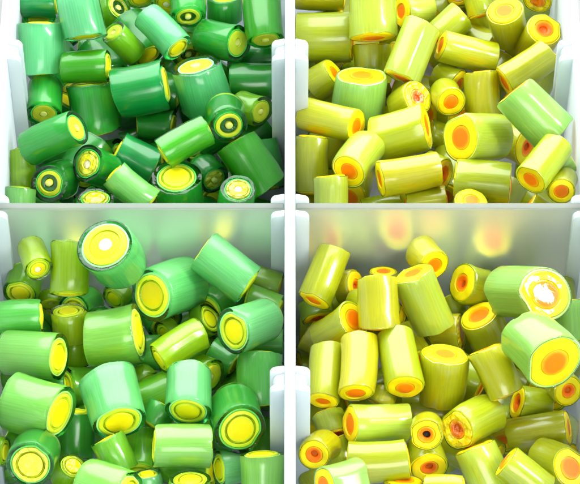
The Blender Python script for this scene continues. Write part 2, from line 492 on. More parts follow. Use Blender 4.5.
# side, centre (cm), axis towards the better seen end, radius, length, colours, description
BEADS = [
    ('TL', (-4.574, 4.819, -1.229), (0.0, 0.726, 0.688), 0.426, 0.929, 'mint', 'y', 'pale mint bead standing upright beside the outer rib, one tall glint down its side', 0),
    ('TL', (-4.677, 5.818, -1.785), (0.0, 0.203, 0.979), 0.323, 0.605, 'green', 'd', 'bead with a dark rim peeping out behind the upright mint bead by outer rib', 0),
    ('TL', (-3.805, 5.174, -0.736), (0.221, -0.808, -0.547), 0.397, 0.837, 'mint', 'y', 'fat pale mint bead leaning over the short grass green bead, glint near its foot', 0),
    ('TL', (-3.398, 6.501, -2.004), (0.622, -0.182, 0.761), 0.311, 0.529, 'lime', 'k', 'bead with a chipped pitted yellow face at the far edge beside fat mint bead', 0),
    ('TL', (-3.065, 5.213, -1.51), (-0.555, 0.026, 0.832), 0.249, 0.699, 'lime', 'd', 'slim lime bead pointing its small pale dotted face at the fat mint bead', 0),
    ('TL', (-2.354, 5.283, -1.272), (0.642, -0.748, -0.17), 0.303, 0.917, 'mint', 'y', 'pale mint bead sloping down beside the slim lime bead, olive end showing', 0),
    ('TL', (-3.733, 4.465, -1.345), (0.996, -0.018, 0.09), 0.302, 0.826, 'grass', 'y', 'short grass green bead lying level under the fat leaning mint bead', 0),
    ('TL', (-2.701, 3.983, -1.418), (0.98, 0.087, 0.177), 0.482, 0.909, 'teal', 'y', 'big blue green bead lying on its side, largest smooth one mid compartment', 0),
    ('TL', (-4.485, 4.003, -1.76), (0.024, -0.994, 0.106), 0.328, 0.762, 'green', 'd', 'green bead with shaded body and dotted face below the upright mint bead', 0),
    ('TL', (-4.19, 2.339, -0.953), (0.804, -0.075, 0.59), 0.332, 1.114, 'green', 'd', 'green bead lying aslant with a round white dot on its pale end', 0),
    ('TL', (-3.609, 4.017, -2.016), (-0.136, 0.719, 0.682), 0.459, 0.948, 'green', 'y', 'upright green bead with bright double glint under the short grass green bead', 0),
    ('TL', (-1.928, 6.082, -1.321), (0.107, -0.988, -0.111), 0.334, 0.695, 'green', 'k', 'bead turning a ringed foot down at the far edge behind the two-ringed upright bead', 0),
    ('TL', (-1.235, 6.388, -1.788), (0.0, 0.445, 0.896), 0.34, 0.474, 'green', 'y', 'bead at the far edge behind the face-turned lying bead, only its body visible', 0),
    ('TL', (-1.267, 5.348, -1.548), (0.666, -0.612, 0.426), 0.35, 0.945, 'green', 'd', 'green bead with dark rim and pale dot, lying at far side near divider rib', 0),
    ('TL', (-0.481, 5.454, -1.056), (0.073, -0.971, -0.227), 0.35, 1.014, 'grass', 'd', 'tall green bead hanging its dim foot above the divider rib, beside long divider', 0),
    ('TL', (-0.645, 4.595, -1.867), (0.999, -0.016, 0.052), 0.35, 0.848, 'dkgreen', 'y', 'shadowed green bead lying level with one end behind the divider rib', 0),
    ('TL', (-1.606, 4.186, -1.577), (-0.26, 0.436, 0.862), 0.493, 0.844, 'mint', 'd', 'big upright mint bead showing a dark-edged top with a flat yellow dot', 0),
    ('TL', (-1.934, 5.596, -2.043), (0.246, -0.965, -0.092), 0.338, 0.305, 'olive', 'k', 'olive sliver of a bead squeezed behind the big upright dark-topped bead', 0),
    ('TL', (-0.713, 3.875, -1.815), (0.748, -0.604, 0.277), 0.283, 0.512, 'olive', 'd', 'dim olive bead with dotted face tucked beside the foot of the divider rib', 0),
    ('TL', (-1.132, 3.066, -1.219), (0.115, -0.919, 0.378), 0.359, 0.622, 'dkgreen', 'k', 'dark rimmed bead facing up with a dark band round its yellow dot, near divider', 0),
    ('TL', (-2.796, 2.677, -1.94), (-0.88, 0.291, 0.375), 0.414, 0.736, 'teal', 'y', 'big shadowed blue green bead behind the slim streaked light green bead', 0),
    ('TL', (-2.79, 1.568, -1.402), (-0.777, 0.441, 0.448), 0.274, 0.819, 'lightg', 'y', 'slim light green bead with two thin streaks, sloping towards the cross wall', 0),
    ('TL', (-3.41, 2.122, -1.486), (-0.5, -0.379, 0.779), 0.328, 0.673, 'dkgreen', 'w', 'dark rimmed bead with glittering chipped face and white centre beside the white-dotted bead', 0),
    ('TL', (-4.141, 1.877, -1.58), (-0.329, -0.724, 0.607), 0.352, 0.643, 'dkgreen', 'k', 'dark rimmed bead with olive ring and shadowed dot, facing viewer near outer wall', 0),
    ('TL', (-3.407, 1.155, -1.537), (0.0, 0.227, 0.974), 0.333, 0.548, 'dkgreen', 'y', 'bead with dark rim half hidden by the cross wall, below the glittering one', 0),
    ('TL', (-4.757, 2.272, -1.681), (-0.026, 0.733, 0.68), 0.234, 0.704, 'yellowg', 'y', 'yellow green bead upright against the outer wall behind the aslant white-dotted bead', 0),
    ('TL', (-4.736, 1.249, -1.55), (0.0, 0.733, 0.68), 0.264, 0.687, 'lightg', 'y', 'pale yellow green bead cut off by the cross wall in the outer corner', 0),
    ('TL', (-1.858, 2.481, -1.205), (-0.87, -0.434, -0.234), 0.293, 0.919, 'grass', 'y', 'grass green bead lying aslant with one thin glint behind the bright-cored bead', 0),
    ('TL', (-1.962, 1.869, -1.877), (-0.138, 0.141, 0.98), 0.442, 0.766, 'green', 'y', 'big bead with bright yellow core ring, tilted up behind the cross wall', 0),
    ('TL', (-0.717, 2.444, -1.8), (-0.537, 0.613, 0.579), 0.42, 0.997, 'grass', 'y', 'big grass green bead with plain matt side, leaning beside the long divider', 0),
    ('TL', (-0.937, 1.503, -1.61), (0.104, -0.062, 0.993), 0.334, 0.568, 'green', 'w', 'bead with sparkling broken yellow face behind the cross wall near long divider', 0),
    ('TL', (-1.482, 2.56, -2.129), (0.505, -0.837, 0.212), 0.289, 0.491, 'dkgreen', 'd', 'dark bead sunk in the gap between the sparkling and bright-cored beads', 0),
    ('TL', (-2.861, 6.75, -1.682), (0.188, -0.969, -0.16), 0.283, 0.402, 'lime', 'y', 'bead with an orange tinged face cut by the far edge of view', 0),
    ('TL', (-2.271, 6.65, -1.785), (-0.419, -0.908, 0.022), 0.302, 0.36, 'lime', 'w', 'small yellow faced bead peeping above the sloping mint bead at far edge', 0),
    ('TL', (-4.657, 5.993, -1.206), (0.995, -0.087, 0.057), 0.302, 0.626, 'teal', 'y', 'dim blue green bead across the far edge beside the outer wall', 0),
    ('TL', (-2.467, 3.804, -2.198), (0.993, -0.108, 0.04), 0.275, 0.647, 'dkgreen', 'y', 'dark green bead lying in shade under the big blue green bead', 0),
    ('TR', (0.641, 5.624, -1.765), (0.999, -0.032, 0.038), 0.457, 1.047, 'yg', 'o', 'broad yellow green bead lying level from the long divider, above the divider rib', 0),
    ('TR', (0.576, 6.615, -1.56), (0.999, -0.032, 0.038), 0.341, 0.929, 'yel', 'o', 'yellow bead lying level across the far edge beside the long divider', 0),
    ('TR', (1.523, 5.564, -1.027), (0.037, -0.843, -0.537), 0.434, 0.987, 'ygpale', 'o', 'wide pale bead standing at far edge with orange sliver under it', 0),
    ('TR', (1.526, 5.158, -1.988), (-0.027, 0.733, 0.68), 0.363, 0.69, 'yg', 'o', 'shiny streaked bead directly below the wide pale standing bead', 0),
    ('TR', (2.228, 4.639, -1.13), (-0.36, -0.849, -0.386), 0.346, 1.114, 'ygpale', 'o', 'long pale sheened bead leaning with an orange foot, beside wide pale bead', 0),
    ('TR', (2.347, 6.344, -1.809), (-0.864, -0.37, 0.342), 0.32, 0.589, 'ygpale', 'o', 'pale bead lying behind the long leaning bead with yellow end showing', 0),
    ('TR', (2.965, 5.744, -1.636), (-0.72, -0.569, -0.399), 0.317, 0.674, 'yg', 'o', 'yellow green bead slanting behind the glinting lying bead with white edge streak', 0),
    ('TR', (3.266, 4.905, -1.43), (-0.941, 0.013, 0.337), 0.303, 1.055, 'yg', 'o', 'lying bead with a long white streak along its edge and shaded orange end', 0),
    ('TR', (3.611, 5.776, -2.045), (0.794, -0.586, 0.161), 0.298, 0.539, 'yg', 'o', 'bead with thin dark rim lines half hidden behind the white-streaked bead', 0),
    ('TR', (4.035, 5.529, -1.306), (-0.219, -0.086, 0.972), 0.344, 0.766, 'yel', 'o', 'bead with round bright orange core facing viewer at the far edge', 0),
    ('TR', (4.583, 5.17, -1.375), (0.226, -0.182, 0.957), 0.343, 0.739, 'yel', 'b', 'bead with brownish orange core and lumpy rim beside the outer wall, far edge', 0),
    ('TR', (4.67, 6.38, -1.366), (-0.226, -0.969, 0.101), 0.283, 0.482, 'yel', 'o', 'glittering bead cut by the far edge of view near the outer wall', 0),
    ('TR', (3.195, 6.846, -1.735), (-0.094, -0.984, 0.154), 0.246, 0.418, 'yel', 'w', 'small white gleaming bead end at the very far edge of the view', 0),
    ('TR', (3.495, 6.321, -1.496), (0.286, -0.794, -0.536), 0.254, 0.591, 'yg', 'o', 'small bead standing beside the round orange-cored bead at far edge', 0),
    ('TR', (4.318, 4.267, -1.167), (-0.823, -0.502, -0.265), 0.309, 1.016, 'yel', 'o', 'deep yellow bead lying aslant above the huge pale one, dark orange end', 0),
    ('TR', (3.512, 4.009, -1.566), (-0.046, 0.732, 0.68), 0.32, 0.787, 'yel', 'o', 'deep yellow bead standing upright between slanting yellow bead and small ringed face', 0),
    ('TR', (4.303, 5.706, -2.13), (0.958, 0.141, 0.249), 0.226, 0.491, 'yg', 'o', 'small dim bead wedged behind the deep yellow slanting bead', 0),
    ('TR', (4.308, 2.51, -0.492), (-0.705, 0.489, 0.514), 0.426, 1.106, 'ygmint', 'o', 'huge pale green bead pointing at the outer rib, orange edge on its end', 0),
    ('TR', (2.923, 4.658, -1.892), (0.749, -0.654, 0.104), 0.304, 0.466, 'yg', 'o', 'shaded bead with rim lines beneath the white-streaked lying bead', 0),
    ('TR', (2.867, 3.804, -1.458), (0.195, -0.877, 0.439), 0.289, 0.492, 'yel', 'o', 'small bead facing viewer with thin dark rim around orange core, mid compartment', 0),
    ('TR', (2.159, 3.764, -1.573), (0.556, -0.208, 0.804), 0.326, 0.554, 'yel', 'b', 'bead with cracked many-ringed face behind the broad orange-ended lying bead', 0),
    ('TR', (1.268, 4.027, -1.71), (0.103, 0.38, 0.919), 0.483, 0.888, 'ygmint', 'o', 'wide upright mint sided bead with large yellow top and orange oval', 0),
    ('TR', (0.653, 4.649, -1.858), (0.749, 0.011, 0.662), 0.313, 0.467, 'yg', 'o', 'dim bead squeezed between the divider rib and wide mint sided bead', 0),
    ('TR', (0.724, 3.304, -1.513), (0.863, -0.464, 0.198), 0.305, 1.101, 'yel', 'o', 'bright yellow bead reaching out from the divider rib, orange end tipped away', 0),
    ('TR', (1.991, 2.978, -1.496), (0.92, 0.001, 0.392), 0.421, 0.994, 'yg', 'o', 'broad lying bead with two white glints and an orange end, compartment middle', 0),
    ('TR', (0.411, 2.617, -1.976), (0.0, 0.74, 0.673), 0.316, 1.013, 'yg', 'o', 'plain upright bead hard against the long divider below bright yellow one', 0),
    ('TR', (0.716, 1.472, -1.56), (0.0, 0.733, 0.68), 0.3, 0.761, 'ygpale', 'o', 'light pale bead rising from behind the cross wall beside the long divider', 0),
    ('TR', (1.212, 2.243, -1.379), (-0.4, -0.886, 0.236), 0.336, 0.907, 'ygpale', 'o', 'bead with ringed orange face tilting down near the light pale cut-off bead', 0),
    ('TR', (2.102, 1.797, -1.284), (-0.972, -0.235, -0.002), 0.317, 1.07, 'yel', 'o', 'long golden bead lying level just behind the cross wall', 0),
    ('TR', (2.413, 1.573, -1.825), (0.996, 0.027, 0.088), 0.301, 0.694, 'yg', 'o', "bead mostly hidden by cross wall under the long golden bead's end", 0),
    ('TR', (3.363, 2.493, -1.09), (-0.759, -0.447, 0.474), 0.42, 0.942, 'ygpale', 'o', 'large shiny bead with big orange disc facing sideways, compartment middle', 0),
    ('TR', (2.706, 3.528, -2.187), (-0.944, 0.177, 0.279), 0.256, 0.349, 'yg', 'o', 'dark bead wedged between broad two-glint bead and large orange disc bead', 0),
    ('TR', (2.598, 2.298, -1.798), (0.749, -0.601, 0.279), 0.33, 0.382, 'yg', 'b', 'dim ringed bead showing between the long golden bead and square-looking bead', 0),
    ('TR', (3.398, 1.639, -1.353), (0.993, -0.122, 0.002), 0.387, 0.958, 'yg', 'o', 'square-looking yellow green bead with fine lines, standing behind the cross wall', 0),
    ('TR', (3.137, 0.986, -1.349), (0.073, 0.022, 0.997), 0.298, 0.507, 'yel', 'o', 'bead peeping over the cross wall in front of square-looking bead, orange core', 0),
    ('TR', (4.373, 0.973, -1.396), (-0.818, 0.385, 0.427), 0.271, 0.492, 'yel', 'o', 'light yellow bead corner rising above cross wall beside square-looking bead', 0),
    ('TR', (4.373, 1.207, -0.328), (-0.519, -0.852, 0.068), 0.3, 0.985, 'yg', 'o', 'long bead with orange face sloping down from the outer wall', 0),
    ('TR', (4.713, 1.011, -0.692), (-0.168, -0.887, 0.431), 0.246, 0.524, 'yel', 'o', 'small round-faced bead in the corner of outer wall and cross wall', 0),
    ('TR', (4.082, 3.154, -1.953), (0.654, -0.669, 0.352), 0.361, 0.613, 'yel', 'b', 'bead with shaded red orange core under the huge pale green bead', 0),
    ('TR', (4.732, 1.62, -0.854), (-0.844, -0.468, -0.262), 0.233, 0.339, 'ygmint', 'o', 'pale bead glowing against the outer wall beside the small corner bead', 0),
    ('TR', (1.628, 1.635, -2.127), (-0.987, -0.159, -0.003), 0.286, 0.723, 'yg', 'o', 'dark bead low behind the cross wall under the long golden bead', 0),
    ('TR', (2.175, 5.528, -2.224), (-0.946, -0.096, 0.311), 0.281, 0.595, 'yg', 'o', 'dark bead deep below the long sheened leaning bead', 0),
    ('BL', (-4.344, -0.493, -0.843), (0.28, -0.93, 0.238), 0.24, 0.687, 'yellowg', 'w', 'slim bead with a white centre tilting down in the far outer corner', 0),
    ('BL', (-3.747, -0.634, -0.954), (-0.02, -0.826, -0.563), 0.327, 0.883, 'yellowg', 'y', 'plain yellow green bead standing against the cross wall, face hidden', 0),
    ('BL', (-2.983, -0.776, -0.433), (-0.233, -0.296, 0.926), 0.484, 0.891, 'mint', 'w', 'big dark rimmed bead with glowing white centre, highest against the cross wall', 0),
    ('BL', (-2.045, -0.82, -1.293), (-0.545, -0.662, 0.515), 0.46, 1.063, 'mint', 'y', 'big shiny mint bead beside the glowing-centred bead, yellow disc facing viewer', 0),
    ('BL', (-1.089, -0.663, -0.911), (0.785, -0.532, -0.316), 0.376, 0.978, 'mint', 'y', 'mint bead with a white glint sloping down the cross wall near divider rib', 0),
    ('BL', (-0.486, -0.459, -1.603), (0.948, -0.286, -0.136), 0.297, 0.626, 'olive', 'y', 'olive bead wedged behind the sloping glinting mint bead at divider rib', 0),
    ('BL', (-0.466, -1.056, -1.449), (0.926, -0.335, -0.177), 0.3, 0.556, 'grass', 'y', 'green bead against the long divider behind the mint barrel with yellow face', 0),
    ('BL', (-0.665, -1.79, -1.037), (-0.617, -0.646, 0.45), 0.371, 0.902, 'mint', 'y', 'mint barrel bead with large yellow face lying against the long divider', 0),
    ('BL', (-1.465, -1.203, -1.694), (0.704, -0.095, 0.703), 0.282, 0.316, 'olive', 'y', 'dim bead with ringed face tucked behind the slanting yellow green bead', 0),
    ('BL', (-1.843, -2.036, -1.301), (-0.774, -0.633, -0.009), 0.284, 0.884, 'yellowg', 'y', 'slanting yellow green bead in the middle with a bright yellow end', 0),
    ('BL', (-4.57, -1.302, -1.473), (0.994, 0.004, 0.108), 0.299, 0.705, 'green', 'y', 'short green bead lying along the outer wall above the level yellow-ended bead', 0),
    ('BL', (-4.612, -0.416, -1.652), (-0.074, -0.97, 0.23), 0.31, 0.527, 'lime', 'y', 'dim round-faced bead in the far outer corner under the slim white-centred bead', 0),
    ('BL', (-4.312, -2.098, -1.455), (0.892, -0.327, 0.313), 0.385, 1.032, 'lightg', 'y', 'level light green bead with yellow end, reaching in from the outer wall', 0),
    ('BL', (-2.975, -1.731, -1.412), (0.984, 0.026, 0.179), 0.48, 0.873, 'lightg', 'y', 'blocky pale green bead in the middle with a thin yellow edge', 0),
    ('BL', (-2.976, -0.467, -1.883), (-0.566, -0.819, 0.096), 0.252, 0.246, 'olive', 'y', 'dim bead face peeping out above the blocky pale green bead', 0),
    ('BL', (-3.768, -1.245, -1.744), (-0.031, 0.52, 0.854), 0.309, 0.561, 'yellowg', 'y', 'stubby upright yellow bead with flat shaded top beside the blocky bead', 0),
    ('BL', (-4.156, -0.435, -2.036), (0.17, -0.972, -0.163), 0.243, 0.204, 'olive', 'd', 'dark bead end sunk below the plain bead standing at the cross wall', 0),
    ('BL', (-3.696, -1.438, -2.216), (0.0, 0.538, 0.843), 0.258, 0.432, 'yellowg', 'y', 'small yellow bead low between level light green bead and blocky bead', 0),
    ('BL', (-4.176, -3.301, -1.309), (0.887, -0.417, 0.199), 0.477, 0.945, 'lightg', 'y', 'largest lying bead at the outer wall with tall yellow oval end', 0),
    ('BL', (-2.919, -3.176, -1.289), (0.268, -0.962, -0.05), 0.476, 0.917, 'mint', 'y', 'big smooth mint bead pointing its yellow foot at the viewer, middle', 0),
    ('BL', (-4.16, -4.285, -1.335), (-0.09, -0.84, 0.535), 0.389, 0.662, 'dkgreen', 'y', 'bead facing up with glittering chipped rim near the outer wall', 0),
    ('BL', (-2.869, -4.078, -1.58), (-0.415, 0.664, 0.622), 0.294, 0.629, 'grass', 'y', 'plain grass green bead with one short glint below the big mint foot', 0),
    ('BL', (-2.931, -4.822, -1.376), (0.836, -0.496, 0.237), 0.37, 0.847, 'lightg', 'y', 'light green bead cut by near edge of view, yellow end turned sideways', 0),
    ('BL', (-3.616, -4.225, -1.91), (0.336, 0.033, 0.941), 0.27, 0.459, 'lime', 'y', 'small lime ringed bead beside the glittering chipped bead', 0),
    ('BL', (-3.57, -3.293, -2.073), (0.022, 0.726, 0.687), 0.299, 0.767, 'dkgreen', 'y', 'shadowed green bead between the largest lying bead and big mint foot', 0),
    ('BL', (-4.794, -3.856, -1.767), (0.944, -0.296, 0.143), 0.247, 0.244, 'lime', 'y', 'yellow green bead end against the outer wall under the largest lying bead', 0),
    ('BL', (-1.67, -3.103, -1.175), (0.0, -0.999, -0.055), 0.386, 0.76, 'mint', 'y', 'upright mint bead resting its yellow foot on the level bead below', 0),
    ('BL', (-1.763, -4.059, -1.358), (-0.995, -0.051, 0.088), 0.367, 0.917, 'lightg', 'y', "level light green bead lying directly under the upright mint bead's foot", 0),
    ('BL', (-1.439, -2.229, -1.811), (0.764, -0.568, 0.306), 0.311, 0.352, 'olive', 'd', 'dim olive bead facing sideways behind the upright mint bead', 0),
    ('BL', (-0.871, -3.504, -1.352), (0.135, -0.873, 0.468), 0.442, 0.846, 'dkgreen', 'y', 'big round face with dark rim and broad yellow core beside the long divider', 0),
    ('BL', (-0.453, -4.531, -1.58), (0.0, 0.726, 0.688), 0.358, 0.782, 'lightg', 'y', 'pale smooth bead standing at the near edge in front of divider rib', 0),
    ('BL', (-0.914, -4.102, -1.87), (-0.909, -0.347, 0.231), 0.303, 0.559, 'mint', 'y', 'mint bead under the big dark-rimmed round face, yellow end shaded', 0),
    ('BL', (-1.603, -4.804, -1.564), (-0.035, 0.341, 0.939), 0.339, 0.466, 'lime', 'y', 'bead with upturned yellow top at near edge below the level bead', 0),
    ('BL', (-2.186, -3.209, -1.668), (-0.48, -0.732, -0.484), 0.265, 0.38, 'dkgreen', 'y', "dark green bead in the gap beside the upright mint bead's foot", 0),
    ('BL', (-0.495, -2.498, -1.596), (0.0, -0.815, -0.579), 0.4, 0.853, 'green', 'y', 'green bead standing behind the big dark-rimmed face against long divider', 0),
    ('BL', (-2.491, -2.136, -2.134), (0.598, -0.793, 0.118), 0.263, 0.256, 'olive', 'y', 'dim bead end in the gap between blocky bead and slanting yellow green bead', 0),
    ('BL', (-2.305, -4.47, -1.865), (-0.118, 0.532, 0.838), 0.221, 0.414, 'mint', 'y', 'small bright mint bead at near edge between two light green beads', 0),
    ('BL', (-2.086, -1.124, -2.054), (-0.716, -0.683, 0.145), 0.232, 0.24, 'olive', 'y', "dim bead sunk under the big shiny mint bead's dark rim", 0),
    ('BL', (-1.132, -1.72, -2.0), (0.862, -0.486, -0.147), 0.29, 0.475, 'dkgreen', 'y', 'dark bead in the hollow under the mint barrel bead', 0),
    ('BL', (-4.086, -2.389, -2.068), (-0.978, -0.178, 0.111), 0.288, 0.52, 'dkgreen', 'y', 'dark bead in the crack between the two beads on outer wall', 0),
    ('BR', (0.585, -0.659, -1.111), (-0.363, -0.869, -0.337), 0.298, 0.983, 'yg', 'o', 'long bead leaning on the divider rib and cross wall with orange foot', 0),
    ('BR', (1.002, -0.506, -1.631), (0.853, -0.206, 0.48), 0.285, 0.344, 'yel', 'b', 'shaded bead with orange end beside the long leaning bead', 0),
    ('BR', (1.479, -1.603, -0.713), (0.04, -0.837, -0.546), 0.345, 0.849, 'yel', 'o', 'plain golden bead standing upright against the cross wall', 0),
    ('BR', (1.595, -0.455, -1.559), (0.0, 0.425, 0.905), 0.254, 0.444, 'yel', 'o', 'small bead top peeping up behind the plain golden standing bead', 0),
    ('BR', (2.257, -1.281, -1.009), (-0.373, 0.433, 0.82), 0.351, 1.057, 'ygpale', 'o', 'pale bead with white edge glint and orange top, beside the golden standing bead', 0),
    ('BR', (2.33, -0.452, -0.899), (0.442, -0.859, 0.259), 0.295, 0.502, 'yel', 'o', 'bright yellow ringed bead behind the pale glinting bead at cross wall', 0),
    ('BR', (0.815, -1.601, -1.386), (0.589, -0.141, 0.796), 0.321, 0.867, 'yg', 'o', 'bead tilting its bright orange face up, below the shaded orange end', 0),
    ('BR', (0.457, -0.838, -1.845), (0.178, -0.89, -0.42), 0.294, 0.291, 'olive', 'b', "dark bead in the shadow under the long leaning bead's foot", 0),
    ('BR', (0.417, -1.312, -2.06), (0.841, -0.471, -0.265), 0.297, 0.383, 'yg', 'o', 'bead lying against the long divider above three hanging orange feet', 0),
    ('BR', (1.115, -2.676, -1.019), (-0.062, -0.995, -0.078), 0.306, 1.059, 'yel', 'o', 'middle of three hanging beads with orange feet, widest yellow ring', 0),
    ('BR', (1.823, -2.54, -1.059), (0.144, -0.987, -0.071), 0.323, 1.034, 'yg', 'o', 'hanging bead with orange foot just below the golden standing bead', 0),
    ('BR', (0.591, -2.6, -1.355), (-0.078, -0.996, -0.052), 0.281, 1.057, 'yg', 'o', 'hanging bead with dull orange foot beside the divider rib', 0),
    ('BR', (2.553, -2.649, -1.361), (0.038, 0.425, 0.905), 0.393, 0.885, 'yel', 'o', 'stout upright golden bead with orange top in the middle of compartment', 0),
    ('BR', (2.704, -1.305, -1.858), (0.937, -0.225, 0.268), 0.315, 0.473, 'yel', 'o', 'sparkling bead lying behind the stout upright golden bead', 0),
    ('BR', (3.141, -0.63, -1.417), (-0.808, -0.192, 0.557), 0.333, 0.486, 'yg', 'b', 'bead with dark red orange oval facing sideways near the cross wall', 0),
    ('BR', (3.341, -1.393, -1.692), (-0.397, 0.268, 0.878), 0.373, 0.682, 'yel', 'o', 'upright bead with glossy orange top below the dark red oval one', 0),
    ('BR', (3.922, -1.326, -0.759), (0.625, -0.526, 0.577), 0.454, 1.05, 'ygmint', 'glare', 'big bead with dazzling white glare on its face, by the outer wall', 0),
    ('BR', (4.067, -2.83, -0.35), (0.458, -0.847, 0.268), 0.489, 0.889, 'ygmint', 'o', 'biggest bead with dark teal rim and wide orange core near outer wall', 0),
    ('BR', (4.712, -1.51, -1.286), (0.047, -0.826, -0.562), 0.272, 0.718, 'ygmint', 'o', 'pale bead standing against the outer wall behind the biggest bead', 0),
    ('BR', (3.382, -2.812, -1.018), (0.43, -0.74, -0.517), 0.314, 0.845, 'yel', 'o', 'golden bead sloping down between the stout bead and biggest bead', 0),
    ('BR', (4.048, -2.859, -1.847), (-0.935, -0.09, 0.342), 0.292, 0.553, 'yg', 'b', 'bead with dark wedge of orange end beneath the biggest bead', 0),
    ('BR', (4.538, -2.781, -1.406), (0.268, -0.842, 0.468), 0.273, 0.464, 'yel', 'b', 'round-faced bead with brownish core against outer wall below the biggest bead', 0),
    ('BR', (4.135, -3.478, -1.778), (0.936, -0.052, 0.348), 0.311, 0.979, 'yel', 'o', 'golden bead lying level towards the outer wall with orange end', 0),
    ('BR', (3.028, -3.509, -1.431), (-0.701, -0.642, 0.31), 0.352, 0.84, 'yg', 'b', 'barrel bead with ragged yellow face and orange core below the stout bead', 0),
    ('BR', (3.192, -4.312, -1.718), (-0.402, 0.668, 0.626), 0.359, 0.892, 'ygpale', 'o', 'pale flat-sided bead running off the near edge, ridge along it', 0),
    ('BR', (2.215, -3.954, -1.057), (-0.077, -0.823, 0.562), 0.267, 0.453, 'yel', 'h', 'bead facing viewer with a round black hole in its orange core', 0),
    ('BR', (1.461, -3.544, -1.427), (-0.968, -0.173, 0.181), 0.336, 0.982, 'ygpale', 'o', 'level shiny bead with an orange end under the three hanging feet', 0),
    ('BR', (1.432, -4.336, -1.373), (0.997, 0.019, 0.081), 0.333, 0.977, 'yg', 'o', 'level plain bead directly below the shiny level one', 0),
    ('BR', (0.488, -4.031, -1.494), (-0.363, -0.764, 0.534), 0.276, 0.538, 'yel', 'b', 'round-faced bead with brown pit in its core beside the long divider', 0),
    ('BR', (0.828, -5.014, -1.053), (-0.853, -0.437, 0.286), 0.362, 0.642, 'ygmint', 'o', 'pale mint bead at near edge beside the brown-pitted bead', 0),
    ('BR', (1.832, -4.745, -1.731), (0.0, 0.638, 0.77), 0.323, 0.476, 'yel', 'o', 'bright yellow bead top at near edge below the level plain bead', 0),
    ('BR', (2.243, -3.939, -1.827), (0.118, -0.965, 0.235), 0.319, 0.543, 'yel', 'b', 'bead with brownish pitted hole, below the one with round black hole', 0),
    ('BR', (2.494, -4.901, -1.368), (0.995, -0.084, 0.06), 0.225, 0.615, 'yel', 'o', 'thin yellow bead along near edge under the brownish pitted hole', 0),
    ('BR', (4.328, -4.258, -1.516), (0.569, -0.66, 0.491), 0.316, 0.768, 'yg', 'glare', 'bead with white glare over orange face in the near outer corner', 0),
    ('BR', (3.78, -4.722, -1.25), (-0.781, 0.408, 0.473), 0.3, 0.79, 'yg', 'o', 'bead sloping to the near edge below the golden level bead', 0),
    ('BR', (0.67, -3.304, -1.761), (0.303, -0.92, -0.25), 0.265, 0.382, 'yg', 'b', 'dim bead with brown end in the gap beside the level shiny bead', 0),
    ('BR', (1.535, -2.887, -1.583), (-0.344, -0.831, -0.436), 0.25, 0.291, 'yel', 'o', 'small yellow bead wedged between two hanging orange feet', 0),
    ('BR', (2.347, -2.776, -2.134), (0.998, -0.053, 0.034), 0.308, 0.868, 'yg', 'o', 'bead lying beneath the stout upright golden bead', 0),
    ('BR', (2.822, -0.689, -1.955), (0.279, -0.796, -0.537), 0.248, 0.429, 'yg', 'o', 'dim small bead between pale glinting bead and glossy orange top', 0),
    ('BR', (0.814, -3.718, -1.967), (0.224, -0.807, -0.547), 0.257, 0.444, 'yg', 'o', 'dim bead standing behind the brown-pitted bead', 0),
    ('BL', (-1.233, -0.603, -1.97), (-0.536, -0.762, 0.363), 0.36, 0.748, 'green', 'y', 'dim green bead deep in a gap under the heap of the front green compartment', 1),
    ('BL', (-2.33, -0.568, -2.153), (0.513, -0.857, -0.054), 0.348, 0.709, 'green', 'y', 'dim green bead deep in a gap under the heap of the front green compartment', 1),
    ('BL', (-4.539, -1.143, -2.248), (-0.331, -0.671, 0.664), 0.352, 0.781, 'green', 'y', 'dim green bead deep in a gap under the heap of the front green compartment', 1),
    ('BL', (-0.464, -1.599, -1.855), (1.0, -0.016, 0.015), 0.315, 0.68, 'green', 'y', 'dim green bead deep in a gap under the heap of the front green compartment', 1),
    ('BL', (-1.757, -1.548, -2.182), (-0.626, -0.777, 0.064), 0.336, 0.717, 'green', 'y', 'dim green bead deep in a gap under the heap of the front green compartment', 1),
    ('BL', (-2.528, -1.568, -2.122), (0.956, -0.13, 0.264), 0.321, 0.726, 'green', 'y', 'dim green bead deep in a gap under the heap of the front green compartment', 1),
    ('BL', (-3.133, -1.025, -2.115), (-0.394, -0.432, 0.812), 0.348, 0.705, 'green', 'y', 'dim green bead deep in a gap under the heap of the front green compartment', 1),
    ('BL', (-3.61, -0.567, -2.073), (-0.286, -0.726, 0.626), 0.299, 0.761, 'green', 'y', 'dim green bead deep in a gap under the heap of the front green compartment', 1),
    ('BR', (0.861, -0.574, -2.242), (-0.687, -0.684, 0.247), 0.331, 0.666, 'yg', 'o', 'dim yellow bead deep in a gap under the heap of the front yellow compartment', 1),
    ('BR', (1.565, -0.895, -2.065), (0.526, -0.059, 0.848), 0.296, 0.709, 'yg', 'o', 'dim yellow bead deep in a gap under the heap of the front yellow compartment', 1),
    ('BR', (2.209, -0.604, -1.684), (0.105, -0.883, 0.457), 0.355, 0.799, 'yg', 'o', 'dim yellow bead deep in a gap under the heap of the front yellow compartment', 1),
    ('BR', (1.409, -1.14, -1.378), (0.707, -0.532, 0.466), 0.286, 0.779, 'yg', 'o', 'dim yellow bead deep in a gap under the heap of the front yellow compartment', 1),
    ('BR', (2.042, -1.561, -1.965), (0.385, -0.915, 0.121), 0.319, 0.733, 'yg', 'o', 'dim yellow bead deep in a gap under the heap of the front yellow compartment', 1),
    ('TL', (-0.526, 0.452, -1.502), (0.985, -0.159, 0.068), 0.312, 0.739, 'green', 'y', 'green bead pressed low against the rear face of the cross wall, blurred through it', 2),
    ('TL', (-1.216, 0.481, -1.399), (0.053, -0.377, 0.925), 0.28, 0.656, 'green', 'y', 'green bead pressed low against the rear face of the cross wall, blurred through it', 2),
